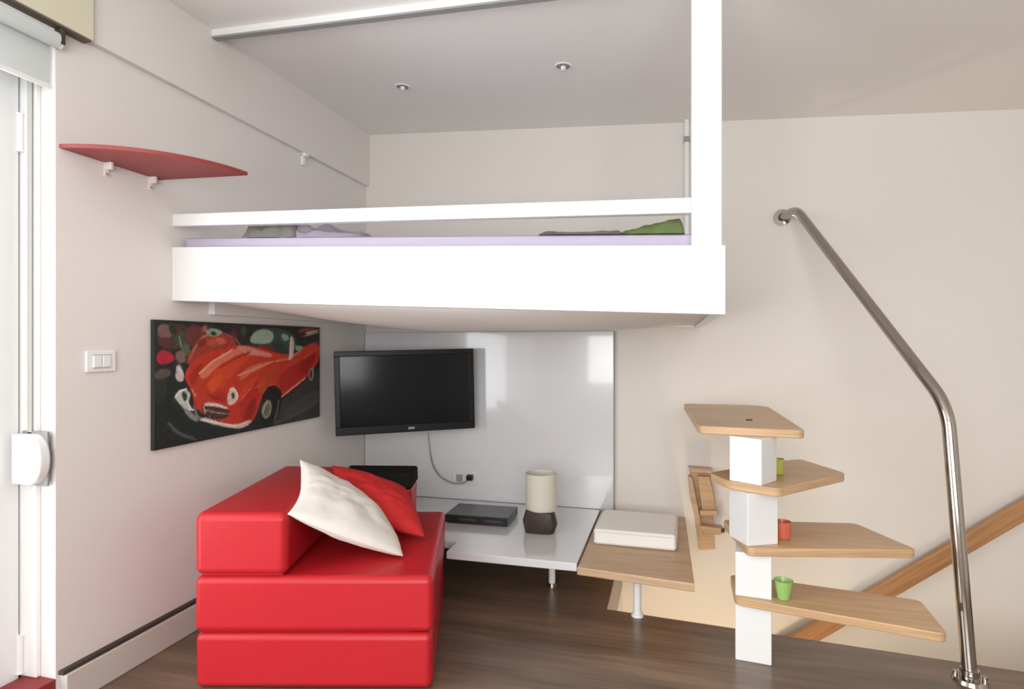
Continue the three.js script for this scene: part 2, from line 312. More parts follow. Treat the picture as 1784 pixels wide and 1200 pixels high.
{
  const W = 0.776, Hh = 0.462;
  const t = thing('television', 'black flat television turned out from the wall on an arm', 'television', [-1.442, 0.888, -3.098], THREE.MathUtils.degToRad(30.6));
  t.rotation.z = 0.021;
  obj('casing', [span(-W / 2, W / 2, -Hh / 2, Hh / 2, -0.05, -0.012, 0.01), span(-0.28, 0.28, -0.17, 0.15, -0.085, -0.04, 0.015)], M.black, t);
  const bz = 0.03;
  const bezelMat = new THREE.MeshPhysicalMaterial({ color: new THREE.Color().setRGB(0.007, 0.008, 0.008), roughness: 0.35, specularIntensity: 0.5 });
  obj('bezel', [span(-W / 2, W / 2, Hh / 2 - bz, Hh / 2, -0.014, 0.006), span(-W / 2, W / 2, -Hh / 2, -Hh / 2 + 0.045, -0.014, 0.006), span(-W / 2, -W / 2 + bz, -Hh / 2 + 0.043, Hh / 2 - bz + 0.002, -0.014, 0.0055), span(W / 2 - bz, W / 2, -Hh / 2 + 0.043, Hh / 2 - bz + 0.002, -0.014, 0.0055)], bezelMat, t);
  obj('screen', span(-W / 2 + 0.02, W / 2 - 0.02, -Hh / 2 + 0.03, Hh / 2 - 0.02, -0.016, -0.001, 0), new THREE.MeshPhysicalMaterial({ color: new THREE.Color().setRGB(0.006, 0.008, 0.009), roughness: 0.12, specularIntensity: 0.55 }), t);
  obj('badge', span(0.005, 0.04, -Hh / 2 + 0.016, -Hh / 2 + 0.029, 0.005, 0.0075, 0.001), M.grey, t).userData.label = 'small grey badge';
  obj('mount_arm', [span(-0.05, 0.05, -0.08, 0.08, -0.10, -0.08), span(-0.03, 0.03, -0.03, 0.03, -0.24, -0.09)], M.black, t);
}
{
  tag(obj('television_cable', softTube([[-1.333, 0.652, -3.15], [-1.333, 0.526, -3.184], [-1.342, 0.427, -3.264], [-1.322, 0.352, -3.34], [-1.26, 0.318, -3.375], [-1.19, 0.33, -3.37], [-1.168, 0.35, -3.37]], 0.005), M.grey), 'thin grey cable hanging from the television to the socket', 'cable');
  const t = thing('wall_socket', 'white wall socket under the television holding a black plug', 'socket', [-1.2, 0.345, -3.405]);
  obj('plate', span(-0.085, 0.075, -0.038, 0.042, 0, 0.009, 0.003), M.gloss, t);
  obj('inset', [span(-0.055, -0.015, -0.02, 0.022, 0.008, 0.011, 0.001)], M.grey, t);
  obj('plug', [span(0.018, 0.055, -0.006, 0.028, 0.008, 0.042, 0.006)], M.black, t).userData.label = 'black plug';
}
{
  const t = thing('video_player', 'flat grey video player with black front on the white bench', 'video player', [-0.982, 0.214, -3.055], 0.02);
  obj('casing', span(-0.17, 0.17, 0.006, 0.046, -0.115, 0.105, 0.003), new THREE.MeshStandardMaterial({ color: new THREE.Color().setRGB(0.075, 0.085, 0.095), roughness: 0.35, metalness: 0.3 }), t);
  const f = obj('front_panel', span(-0.17, 0.17, 0.005, 0.042, 0.104, 0.114, 0.002), M.black, t);
  obj('display', span(0.045, 0.14, 0.018, 0.032, 0.1135, 0.1148, 0), M.dark, f);
  obj('disc_tray', span(-0.09, 0.0, 0.02, 0.032, 0.1135, 0.1155, 0.0005), M.dark, f);
  for (const [x, z] of [[-0.14, -0.09], [0.14, -0.09], [-0.14, 0.08], [0.14, 0.08]]) obj('foot', cyl(0.012, 0.012, 0.007, x, 0, z, 14), M.black, t);
}
{
  const t = thing('table_lamp', 'small table lamp with cream drum shade on brown stone base', 'lamp', [-0.64, 0.214, -2.94]);
  const g = mergeVertices(new THREE.BoxGeometry(0.132, 0.105, 0.10, 3, 2, 3).deleteAttribute('normal').deleteAttribute('uv')), P = g.attributes.position, r = rng(21);
  for (let i = 0; i < P.count; i++) {
    const x = P.getX(i), y = P.getY(i), z = P.getZ(i), e = Math.hypot(x / 0.066, z / 0.05) > 1.2 ? 0.84 : 1, k = e * (0.94 + 0.1 * r()) * (Math.abs(y) > 0.05 ? 0.84 : 1.03);
    P.setXYZ(i, x * k * 1.3 + 0.03 * y, y < -0.05 ? -0.0525 : y * (0.9 + 0.12 * r()) - 0.06 * x, z * k);
  }
  const b = toCreasedNormals(g.toNonIndexed(), 0.6); b.computeBoundingBox(); b.translate(0.005, -b.boundingBox.min.y, 0.02);
  obj('stone_base', metric(b), new THREE.MeshStandardMaterial({ color: new THREE.Color().setRGB(0.032, 0.018, 0.014), roughness: 0.5 }), t).userData.label = 'dark brown rough stone base';
  obj('stem', cyl(0.008, 0.008, 0.12, 0, 0.09, -0.02, 16), M.chrome, t);
  const s = new THREE.LatheGeometry([[0.078, 0.098], [0.0795, 0.098], [0.0785, 0.285], [0.077, 0.285], [0.0765, 0.1], [0.078, 0.098]].map((p) => new THREE.Vector2(...p)), 48); s.translate(0, 0, -0.03);
  obj('shade', s, new THREE.MeshPhysicalMaterial({ color: new THREE.Color().setRGB(0.72, 0.70, 0.60), roughness: 0.9, transmission: 0.15, thickness: 0 }), t);
}

// ---------------------------------------------------------------- red fold-out armchair and its pillows
{
  const t = thing('foam_armchair', 'red leatherette armchair of stacked foam blocks', 'armchair', [-1.538, 0, -1.648], THREE.MathUtils.degToRad(14.95));
  // upholstered block with softly crowned faces
  function block(x0, x1, y0, y1, z0, z1, r, crown, seed) {
    const g = new RoundedBoxGeometry(x1 - x0, y1 - y0, z1 - z0, 10, r), P = g.attributes.position, N = g.attributes.normal;
    const hx = (x1 - x0) / 2, hy = (y1 - y0) / 2, hz = (z1 - z0) / 2;
    for (let i = 0; i < P.count; i++) {
      const x = P.getX(i), y = P.getY(i), z = P.getZ(i), nx = N.getX(i), ny = N.getY(i), nz = N.getZ(i);
      const e = (v) => 1 - v * v;
      const taper = x > 0 && x1 > 0.7 ? -0.05 * (x / hx) * (0.5 - z / (2 * hz)) : 0;
      const k = crown * (Math.abs(nx) * e(y / hy) * e(z / hz) + Math.abs(ny) * e(x / hx) * e(z / hz) + Math.abs(nz) * e(x / hx) * e(y / hy)) + 0.005 * noise.noise(x * 7 + seed, y * 9, z * 7) + 0.003 * noise.noise(x * 19 + seed, y * 23, z * 19);
      P.setXYZ(i, x + nx * k + taper, y + ny * k, z + nz * k);
    }
    g.computeVertexNormals(); g.translate((x0 + x1) / 2, (y0 + y1) / 2, (z0 + z1) / 2);
    return metric(g);
  }
  obj('lower_block', block(0.003, 0.795, 0.004, 0.186, -0.79, 0, 0.022, 0.005, 1), M.leather, t);
  obj('seat_block', block(0, 0.80, 0.189, 0.377, -0.79, 0.002, 0.024, 0.005, 2), M.leather, t);
  obj('arm_block', block(0, 0.308, 0.379, 0.588, -0.79, 0, 0.026, 0.006, 3), M.leather, t);
  const b = obj('back_block', block(0.312, 0.62, 0.379, 0.525, -0.79, -0.62, 0.018, 0.003, 4), M.leather, t);
  obj('black_cover', block(0.306, 0.624, 0.52, 0.588, -0.792, -0.612, 0.012, 0.002, 5), M.blackFabric, b).userData.label = 'black top of the backrest';
  for (const y of [0.1875, 0.378]) obj('hinge_seam', span(0.02, y > 0.3 ? 0.29 : 0.72, y - 0.004, y + 0.004, -0.76, -0.02, 0.002), M.leather, t);
}
// a pillow between four corners, thick in the middle
function pillow(A, B, C, D, T, seed, sag = 0.05, first = sag) {
  const v = [A, B, C, D].map((p) => new THREE.Vector3(...p)), n = 40, pos = [], idx = [], uvs = [];
  const nrm = v[2].clone().sub(v[0]).cross(v[3].clone().sub(v[1])).normalize();
  for (const s of [1, -1]) for (let j = 0; j <= n; j++) for (let i = 0; i <= n; i++) {
    let a = i / n, b = j / n;
    const ex = 4 * a * (1 - a), ey = 4 * b * (1 - b);
    const sg = a < 0.5 ? first : sag, aa = a + (0.5 - a) * sg * 2 * ey * Math.pow(Math.abs(2 * a - 1), 1.5), bb = b + (0.5 - b) * sag * 2 * ex * Math.pow(Math.abs(2 * b - 1), 1.5);
    const p = v[0].clone().multiplyScalar((1 - aa) * (1 - bb)).addScaledVector(v[1], (1 - aa) * bb).addScaledVector(v[2], aa * bb).addScaledVector(v[3], aa * (1 - bb));
    const th = Math.pow(ex, 0.55) * Math.pow(ey, 0.55);
    const wr = th * (0.16 * noise.noise(a * 5, b * 5, seed) + 0.13 * noise.noise(a * 3 + b * 9, b * 3 - a * 4, seed + 2) + 0.05 * noise.noise(a * 16, b * 13, seed + 4));
    p.addScaledVector(nrm, s * (T * 0.5 * (th + wr) + 0.003));
    pos.push(p.x, p.y, p.z); uvs.push(a * 0.45, b * 0.45);
  }
  const N = (n + 1) * (n + 1);
  for (let j = 0; j < n; j++) for (let i = 0; i < n; i++) { const p = j * (n + 1) + i, q = p + n + 1; idx.push(p, p + 1, q, p + 1, q + 1, q, N + p, N + q, N + p + 1, N + p + 1, N + q, N + q + 1); }
  for (let k = 0; k < n; k++) { for (const [p, q] of [[k, k + 1], [n * (n + 1) + k + 1, n * (n + 1) + k], [(k + 1) * (n + 1), k * (n + 1)], [k * (n + 1) + n, (k + 1) * (n + 1) + n]]) idx.push(p, N + p, q, q, N + p, N + q); }
  const g = new THREE.BufferGeometry(); g.setAttribute('position', new THREE.Float32BufferAttribute(pos, 3)); g.setAttribute('uv', new THREE.Float32BufferAttribute(uvs, 2)); g.setIndex(idx); g.computeVertexNormals();
  return g;
}
tag(obj('pillow', pillow([-1.415, 0.695, -2.06], [-1.245, 0.582, -1.745], [-0.938, 0.386, -1.984], [-1.185, 0.46, -2.26], 0.13, 1.4, -0.035, 0.07), M.canvasWhite), 'cream white pillow leaning on the arm of the red chair', 'pillow');
tag(obj('pillow', pillow([-1.42, 0.625, -2.30], [-1.25, 0.47, -2.15], [-0.93, 0.40, -2.163], [-1.12, 0.53, -2.39], 0.115, 6.2, -0.03), M.redFabric), 'red pillow behind the cream white pillow', 'pillow');

// ---------------------------------------------------------------- left wall: picture, shelf, switch, winder, blind
{
  const c = document.createElement('canvas'); c.width = 1080; c.height = 490; const x = c.getContext('2d');
  const S = {
    body: [[138,221],[157,181],[204,151],[266,126],[417,95],[516,95],[621,114],[746,141],[871,140],[960,92],[1079,78],[1079,178],[1007,238],[937,283],[818,335],[746,355],[736,303],[687,281],[621,307],[585,384],[533,462],[449,471],[324,418],[238,381],[190,343],[184,296],[157,253]],
    hoodhi: [[211,209],[295,159],[417,109],[516,113],[433,145],[324,181],[238,247]],
    hoodhi2: [[449,260],[576,208],[706,175],[630,173],[516,193],[433,236]],
    fenderdark: [[726,239],[797,203],[960,155],[1067,113],[1042,184],[937,263],[786,319],[746,335]],
    windscreen: [[499,87],[549,27],[630,10],[766,15],[860,46],[882,106],[797,139],[621,105]],
    windlight: [[507,81],[554,27],[630,16],[697,36],[677,86],[585,92]],
    winddark: [[668,86],[736,80],[807,118],[797,142],[697,125]],
    frame: [[807,171],[818,47],[844,53],[855,106],[833,179]],
    grille: [[224,342],[266,340],[385,375],[401,405],[324,418],[238,381]],
    bumper: [[204,388],[266,400],[354,433],[441,453],[533,432],[529,455],[474,474],[385,459],[281,426],[217,405]],
    chin: [[238,332],[310,339],[385,370],[370,376],[295,354],[245,349]],
    eyeR: [[374,323],[389,285],[421,281],[449,318],[441,340],[405,365],[377,351]],
    eyeRd: [[397,308],[417,304],[425,327],[409,337]],
    eyeL: [[88,298],[113,270],[151,268],[177,295],[157,325],[184,358],[157,361],[125,337]],
    eyeLd: [[125,281],[148,278],[157,309],[138,323]],
    lampL: [[100,179],[119,169],[141,211],[135,241],[106,239],[94,219]],
    wheel: [[594,427],[603,342],[649,303],[706,301],[736,341],[726,404],[687,475],[612,472],[585,450]],
    rim: [[594,421],[607,374],[658,353],[677,387],[668,430],[630,456]],
    rwheel: [[972,278],[983,224],[1024,211],[1030,253],[1007,294]],
    sill: [[746,348],[839,310],[949,270],[937,283],[818,341],[751,361]],
    road: [[677,480],[736,380],[926,296],[1079,213],[1079,490],[690,490]],
    arc: [[63,386],[113,438],[211,478],[197,486],[100,446],[57,400]],
    redL: [[5,171],[10,121],[57,112],[94,139],[88,163]],
    car2: [[184,103],[238,45],[310,38],[385,42],[449,98],[370,109],[266,126],[204,151],[157,181],[151,150]],
    hat: [[245,42],[273,22],[310,24],[362,40],[295,65]],
    strA: [[871,26],[926,5],[1079,0],[926,32]],
    strB: [[904,52],[1079,18],[1079,29],[926,52]],
    fence: [[5,15],[171,10],[211,61],[144,108],[16,112]],
    purp: [[972,85],[1079,64],[1079,121],[1007,128]],
  };
  function blob(p, fill, soft = true) {   // closed shape, smooth through the middles of its sides
    x.fillStyle = fill; x.beginPath();
    const m = (a, b) => [(a[0] + b[0]) / 2, (a[1] + b[1]) / 2];
    if (!soft) { p.forEach((q, i) => (i ? x.lineTo(...q) : x.moveTo(...q))); } else {
      const s = m(p[p.length - 1], p[0]); x.moveTo(...s);
      p.forEach((q, i) => x.quadraticCurveTo(...q, ...m(q, p[(i + 1) % p.length])));
    }
    x.closePath(); x.fill();
  }
  const stroke = (p, col, w) => { x.strokeStyle = col; x.lineWidth = w; x.lineCap = 'round'; x.beginPath(); p.forEach((q, i) => (i ? x.lineTo(...q) : x.moveTo(...q))); x.stroke(); };
  x.fillStyle = '#1d2422'; x.fillRect(0, 0, 1080, 490);
  blob(S.fence, '#4a3533'); blob([[10, 20], [60, 10], [90, 50], [50, 80], [15, 60]], '#7a5a58'); blob([[90, 60], [150, 30], [190, 60], [150, 110], [100, 100]], '#3d5036');
  blob(S.redL, '#b3243a'); blob([[150, 20], [230, 10], [250, 60], [180, 110], [140, 90]], '#6b3432'); blob([[380, 10], [480, 8], [500, 60], [440, 90], [390, 50]], '#33262c');
  blob(S.car2, '#a83a2c'); blob(S.hat, '#9aa58d'); blob([[275, 40], [300, 36], [320, 50], [290, 58]], '#20301f'); blob([[250, 75], [330, 62], [380, 80], [330, 100], [270, 105]], '#b8503c');
  stroke([[170, 150], [190, 110], [240, 60], [270, 50]], '#8f9a78', 7); stroke([[380, 50], [430, 70], [460, 100]], '#9c8060', 6); stroke([[115, 60], [125, 105]], '#c9a48c', 5);
  blob([[0, 175], [90, 170], [100, 250], [70, 320], [140, 400], [260, 430], [420, 480], [420, 490], [0, 490]], '#15201f', false);
  blob([[0, 175], [60, 190], [50, 300], [0, 330]], '#2a2e2c'); blob(S.road, '#3b3a37', false); blob([[760, 420], [900, 370], [1079, 330], [1079, 420], [800, 480]], '#4a4844');
  stroke([[700, 478], [860, 455], [1079, 400]], '#6b6a5a', 5);
  blob(S.windscreen, '#3c4a45'); blob([[870, 10], [900, 45], [930, 100], [1079, 70], [1079, 0], [880, 0]], '#231c1d', false); blob(S.strA, '#a3382e'); blob(S.strB, '#c9b38a'); blob(S.purp, '#4b2a3d');
  blob(S.body, '#c9361f'); blob([[150, 230], [210, 175], [300, 200], [250, 260], [330, 330], [240, 330], [180, 290]], '#c23a1c'); blob([[290, 200], [430, 150], [560, 130], [440, 200], [380, 250], [330, 290], [270, 270]], '#d94522');
  blob(S.hoodhi, '#e07a5c'); blob(S.hoodhi2, '#dd6a4e'); blob([[417, 100], [500, 98], [570, 115], [640, 135], [560, 150], [470, 130]], '#d98d80'); stroke([[215, 215], [290, 165], [400, 120]], '#f0a98c', 6); stroke([[440, 235], [560, 205], [690, 175]], '#eb9a80', 5);
  blob([[450, 330], [540, 260], [620, 250], [600, 300], [560, 380], [520, 440], [460, 430]], '#bd2a1c'); blob([[560, 270], [650, 220], [720, 200], [700, 250], [640, 285], [590, 340]], '#c9491f'); blob(S.fenderdark, '#b3281c'); stroke([[740, 240], [800, 205], [950, 160], [1060, 115]], '#d8543a', 6);
  stroke([[700, 175], [800, 165], [900, 130]], '#d87a68', 10);
  blob(S.windlight, '#9fb59d'); blob(S.winddark, '#1e3a30'); blob([[740, 35], [800, 40], [815, 70], [760, 78]], '#8fa59a'); blob(S.frame, '#cfc0b4'); blob([[850, 100], [900, 95], [940, 110], [880, 135]], '#8fae80');
  blob([[597, 390], [610, 320], [670, 282], [735, 300], [760, 350], [735, 420], [690, 482], [600, 482]], '#1c1614'); blob(S.rim, '#8d8b74'); blob([[610, 415], [625, 385], [655, 375], [660, 410], [635, 440]], '#5f6655'); stroke([[690, 470], [715, 420], [728, 370]], '#8c8a7c', 6);
  blob(S.rwheel, '#8c847c'); blob([[985, 240], [1005, 225], [1010, 260], [995, 285]], '#2b2523'); stroke([[748, 354], [835, 315], [945, 272]], '#d9a89c', 6);
  blob(S.grille, '#4a2c2c'); stroke([[250, 365], [320, 385], [390, 398]], '#c2a6a0', 5); stroke([[240, 350], [250, 378]], '#d8c2bc', 6); blob(S.chin, '#e3cfc8'); blob(S.bumper, '#dcc5be'); stroke([[230, 402], [330, 430], [430, 458]], '#f3e6e0', 4); stroke([[190, 345], [205, 385], [225, 402]], '#7d7474', 14);
  blob(S.eyeR, '#e6d3c6'); blob(S.eyeRd, '#3a4a3c'); blob(S.eyeL, '#c8ccc6'); blob(S.eyeLd, '#26352c'); blob(S.lampL, '#cdbfc0'); stroke([[105, 178], [128, 205]], '#efe0dc', 6); stroke([[180, 275], [195, 300]], '#d9a088', 8); stroke([[160, 352], [185, 358]], '#e8e2e0', 8);
  blob([[130, 340], [180, 365], [220, 410], [190, 405], [150, 375]], '#8a8c8c'); blob(S.arc, '#4c5452');
  // more of the scene behind the car, and the modelling of its bodywork
  for (const [p, col] of [[[[20, 70], [60, 60], [80, 100], [40, 115]], '#5c2b2e'], [[[120, 95], [165, 88], [175, 130], [130, 150]], '#566349'], [[[60, 20], [95, 14], [110, 50], [75, 55]], '#2a3026'], [[[230, 15], [262, 10], [258, 40], [236, 44]], '#b0614f'], [[[395, 30], [430, 22], [445, 60], [410, 70]], '#5d2d2f'], [[[455, 12], [495, 8], [500, 50], [470, 62]], '#3a4a3f'], [[[90, 120], [140, 115], [150, 165], [105, 168]], '#7c6a5c'], [[[0, 190], [70, 182], [80, 215], [0, 230]], '#5b5148'], [[[885, 60], [960, 50], [1010, 60], [930, 85]], '#1d1414'], [[[940, 30], [1079, 8], [1079, 16], [950, 40]], '#e0cda0'], [[[560, 100], [650, 92], [720, 118], [640, 118]], '#7d2a20'], [[[300, 66], [350, 60], [380, 86], [330, 92]], '#d2674f'], [[[200, 90], [240, 62], [262, 80], [225, 112]], '#7b2a24']]) blob(p, col);
  for (const [p, col] of [[[[160, 235], [185, 190], [250, 160], [215, 215], [190, 265]], '#a82716'], [[[250, 262], [300, 230], [360, 210], [330, 270], [290, 300]], '#e2521f'], [[[330, 300], [400, 250], [470, 225], [430, 270], [380, 290]], '#cf3a1c'], [[[455, 300], [520, 255], [600, 225], [560, 270], [500, 320], [462, 350]], '#d8431f'], [[[470, 420], [520, 360], [560, 330], [560, 400], [520, 455]], '#9c1f18'], [[[300, 300], [360, 300], [372, 340], [320, 335], [270, 318]], '#b12a18'], [[[600, 250], [680, 215], [740, 205], [690, 262], [640, 275]], '#b8481d'], [[[880, 200], [980, 160], [1040, 140], [1000, 210], [930, 255]], '#9d2016'], [[[520, 116], [600, 120], [700, 145], [640, 158], [560, 140]], '#e39583']]) blob(p, col);
  stroke([[335, 190], [420, 158], [520, 128]], '#a52514', 7); stroke([[262, 300], [300, 318], [372, 345]], '#8a1d12', 6); stroke([[612, 320], [650, 292], [700, 288], [735, 310]], '#e06a48', 5); stroke([[455, 345], [520, 300], [590, 285]], '#e8784f', 4);
  // loose brush work: dabs that pick up and shift the colour under them, then a slight softening
  const id0 = x.getImageData(0, 0, 1080, 490).data, rb = rng(77);
  for (let k = 0; k < 5200; k++) {
    const px = Math.floor(rb() * 1080), py = Math.floor(rb() * 490), q = 4 * (py * 1080 + px), j = (rb() - 0.5) * 46, w = (rb() - 0.5) * 16, dark = id0[q] + id0[q + 1] + id0[q + 2] < 200;
    const red = id0[q] > 140 && id0[q + 1] < 110, L = (red ? 34 : 18) * (0.4 + rb()), a = red ? -0.55 + (rb() - 0.5) * 0.7 : rb() * 6.28;
    const c3 = dark && py < 190 && rb() < 0.4 ? [[110, 52, 48], [70, 88, 62], [126, 98, 92], [44, 30, 36], [88, 40, 52]][Math.floor(rb() * 5)] : [id0[q] + j + w, id0[q + 1] + j * 0.8, id0[q + 2] + j * 0.8 - w];
    x.globalAlpha = 0.22; stroke([[px - L * Math.cos(a) / 2, py - L * Math.sin(a) / 2], [px + L * Math.cos(a) / 2, py + L * Math.sin(a) / 2]], `rgb(${c3.map((v) => Math.max(0, Math.min(255, Math.round(v)))).join(',')})`, 3 + rb() * 6);
  }
  x.globalAlpha = 1;
  for (const [p, col, w] of [[[[225, 402], [330, 432], [440, 457], [515, 442]], '#f4e8e2', 5], [[[392, 290], [412, 284], [440, 316], [436, 338]], '#f6eae0', 7], [[[95, 298], [118, 275], [150, 270]], '#eef0ec', 7], [[[157, 325], [175, 350]], '#f2f0ee', 6], [[[215, 212], [290, 163], [410, 113]], '#f2b098', 5], [[[440, 232], [560, 203], [690, 173]], '#efa48a', 4], [[[750, 354], [835, 315], [945, 270]], '#e6beb2', 5], [[[248, 345], [310, 347], [380, 372]], '#f0e0d8', 5], [[[812, 168], [824, 60]], '#e4d8cc', 9], [[[640, 360], [610, 415]], '#c6c4b0', 6]]) stroke(p, col, w);
  const id = x.getImageData(0, 0, 1080, 490), src = Float32Array.from(id.data);
  for (let yy = 0; yy < 490; yy++) for (let xx = 0; xx < 1080; xx++) for (let m = 0; m < 3; m++) {
    let a = 0, n = 0; for (let dy = -2; dy <= 2; dy++) for (let dx = -2; dx <= 2; dx++) { const X = xx + dx, Y = yy + dy; if (X >= 0 && X < 1080 && Y >= 0 && Y < 490) { a += src[4 * (Y * 1080 + X) + m]; n++; } }
    id.data[4 * (yy * 1080 + xx) + m] = a / n;
  }
  x.putImageData(id, 0, 0);
  const tex = new THREE.CanvasTexture(c); tex.colorSpace = THREE.SRGBColorSpace;
  const t = thing('car_picture', 'unframed picture of a red vintage open car', 'picture', [XL, 0.999, -2.3425], Math.PI / 2);
  obj('canvas_block', span(-0.541, 0.541, -0.244, 0.244, 0.0005, 0.018, 0.002), new THREE.MeshStandardMaterial({ color: new THREE.Color().setRGB(0.02, 0.024, 0.022), roughness: 0.7 }), t);
  const pg = new THREE.PlaneGeometry(1.078, 0.485); pg.translate(0, 0, 0.0186);
  obj('print', pg, new THREE.MeshStandardMaterial({ map: tex, roughness: 0.55 }), t);
}
{
  // corner shelf: two straight sides and a bowed front
  const t = thing('corner_shelf', 'red rounded wall shelf to the left of the loft bed', 'shelf');
  const s = new THREE.Shape(); s.moveTo(XL, 1.842); s.lineTo(XL, 1.462); s.bezierCurveTo(-1.70, 1.49, -1.53, 1.64, -1.514, 1.872); s.lineTo(XL, 1.842);
  const g = new THREE.ExtrudeGeometry(s, { depth: 0.008, bevelEnabled: true, bevelThickness: 0.003, bevelSize: 0.003, bevelSegments: 2, curveSegments: 24 });
  g.rotateX(-Math.PI / 2); g.translate(0.003, 1.775, 0);
  obj('plate', metric(g), M.redShelf, t);
  for (const z of [-1.62, -1.80]) { const b = obj('bracket', [span(XL, XL + 0.03, 1.748, 1.775, z - 0.006, z + 0.006, 0.004), span(XL, XL + 0.006, 1.725, 1.775, z - 0.009, z + 0.009, 0.002)], M.wall, t); obj('screw', span(XL + 0.005, XL + 0.008, 1.73, 1.737, z - 0.0035, z + 0.0035, 0.001), M.grey, b); }
}
{
  const t = thing('light_switch', 'white double light switch on the left wall by the picture', 'light switch', [XL, 1.093, -1.598], Math.PI / 2);
  obj('plate', span(-0.055, 0.055, -0.036, 0.036, 0, 0.009, 0.004), M.upvc, t);
  for (const y of [-0.0225, 0.0225]) obj('trim_line', span(-0.034, 0.034, y - 0.0015, y + 0.0015, 0.008, 0.0115, 0.001), M.skirting, t);
  for (const x of [-0.017, 0.017]) obj('rocker', span(x - 0.015, x + 0.015, -0.02, 0.02, 0.008, 0.0135, 0.003), M.upvc, t);
}
{
  const t = thing('strap_winder', 'white rounded shutter strap winder beside the balcony door', 'strap winder', [-1.928, 0.793, -1.4315]);
  obj('mount_plate', span(-0.055, 0.05, -0.085, 0.085, -0.0005, 0.008, 0.003), M.grey, t);
  const s = new THREE.Shape(); s.moveTo(-0.05, -0.072); s.lineTo(0.015, -0.072); s.bezierCurveTo(0.07, -0.06, 0.07, 0.06, 0.015, 0.072); s.lineTo(-0.05, 0.072); s.closePath();
  const g = new THREE.ExtrudeGeometry(s, { depth: 0.02, bevelEnabled: true, bevelThickness: 0.008, bevelSize: 0.006, bevelSegments: 4, curveSegments: 16 }); g.translate(0, 0, 0.012);
  obj('cover', metric(g), M.upvc, t);
  obj('strap', span(-0.032, -0.014, 0.07, 1.345, 0.006, 0.008, 0.0005), fab(0.55, 0.54, 0.5), t).userData.label = 'woven grey strap';
}
{
  const t = thing('roller_blind', 'pale roller blind rolled up above the balcony door', 'roller blind', [-1.858, 2.095, 0]);
  const tube = new THREE.CylinderGeometry(0.024, 0.024, 1.76, 32); tube.rotateX(Math.PI / 2); tube.translate(0, 0.006, -0.555);
  const blindMat = new THREE.MeshPhysicalMaterial({ color: new THREE.Color().setRGB(0.78, 0.82, 0.81), roughness: 0.95, transmission: 0.3, thickness: 0 });
  obj('roll', tube, blindMat, t);
  obj('fabric', span(-0.026, -0.0235, -0.135, 0.006, -1.435, 0.32, 0), blindMat, t);
  obj('bottom_bar', span(-0.03, -0.02, -0.145, -0.13, -1.437, 0.322, 0.003), M.upvc, t);
  for (const z of [-1.448, 0.335]) { const b = obj('bracket', [span(-0.016, 0.016, -0.004, 0.045, z - 0.008, z + 0.008, 0.004)], M.dark, t); const k = new THREE.CylinderGeometry(0.012, 0.012, 0.03, 20); k.rotateX(Math.PI / 2); k.translate(0, -0.004, z + 0.012); obj('end_knob', k, M.upvc, b); }
}
tag(obj('wall_clip', [span(-1.875, -1.845, 2.135, 2.153, -2.765, -2.735, 0.003), span(-1.875, -1.862, 2.09, 2.15, -2.765, -2.735, 0.004)], M.upvc), 'small white clip under the projecting upper wall', 'clip');

// ceiling spots
for (const [x, z, lab] of [[-1.30, -2.75, 'small recessed ceiling spot nearer the left wall'], [-0.467, -2.64, 'small recessed ceiling spot nearer the white post']]) {
  const y = ceilY(x, z), t = thing('ceiling_spot', lab, 'ceiling light', [x, y, z], 0, 'ceiling spots over the bed'); t.rotation.z = -0.0545; t.scale.setScalar(1.5);
  const ring = new THREE.LatheGeometry([[0.020, 0.003], [0.021, -0.003], [0.027, -0.002], [0.028, 0.003], [0.020, 0.003]].map((p) => new THREE.Vector2(...p)), 32);
  obj('ring', ring, M.ceiling, t);
  const cup = new THREE.LatheGeometry([[0.0, 0.0], [0.0205, 0.0], [0.0205, -0.0015], [0, -0.001]].map((p) => new THREE.Vector2(...p)), 24);
  obj('reflector', cup, M.grey, t);
  const bulb = new THREE.SphereGeometry(0.0085, 16, 12); bulb.translate(0, -0.004, 0);
  obj('bulb', bulb, M.white, t);
}

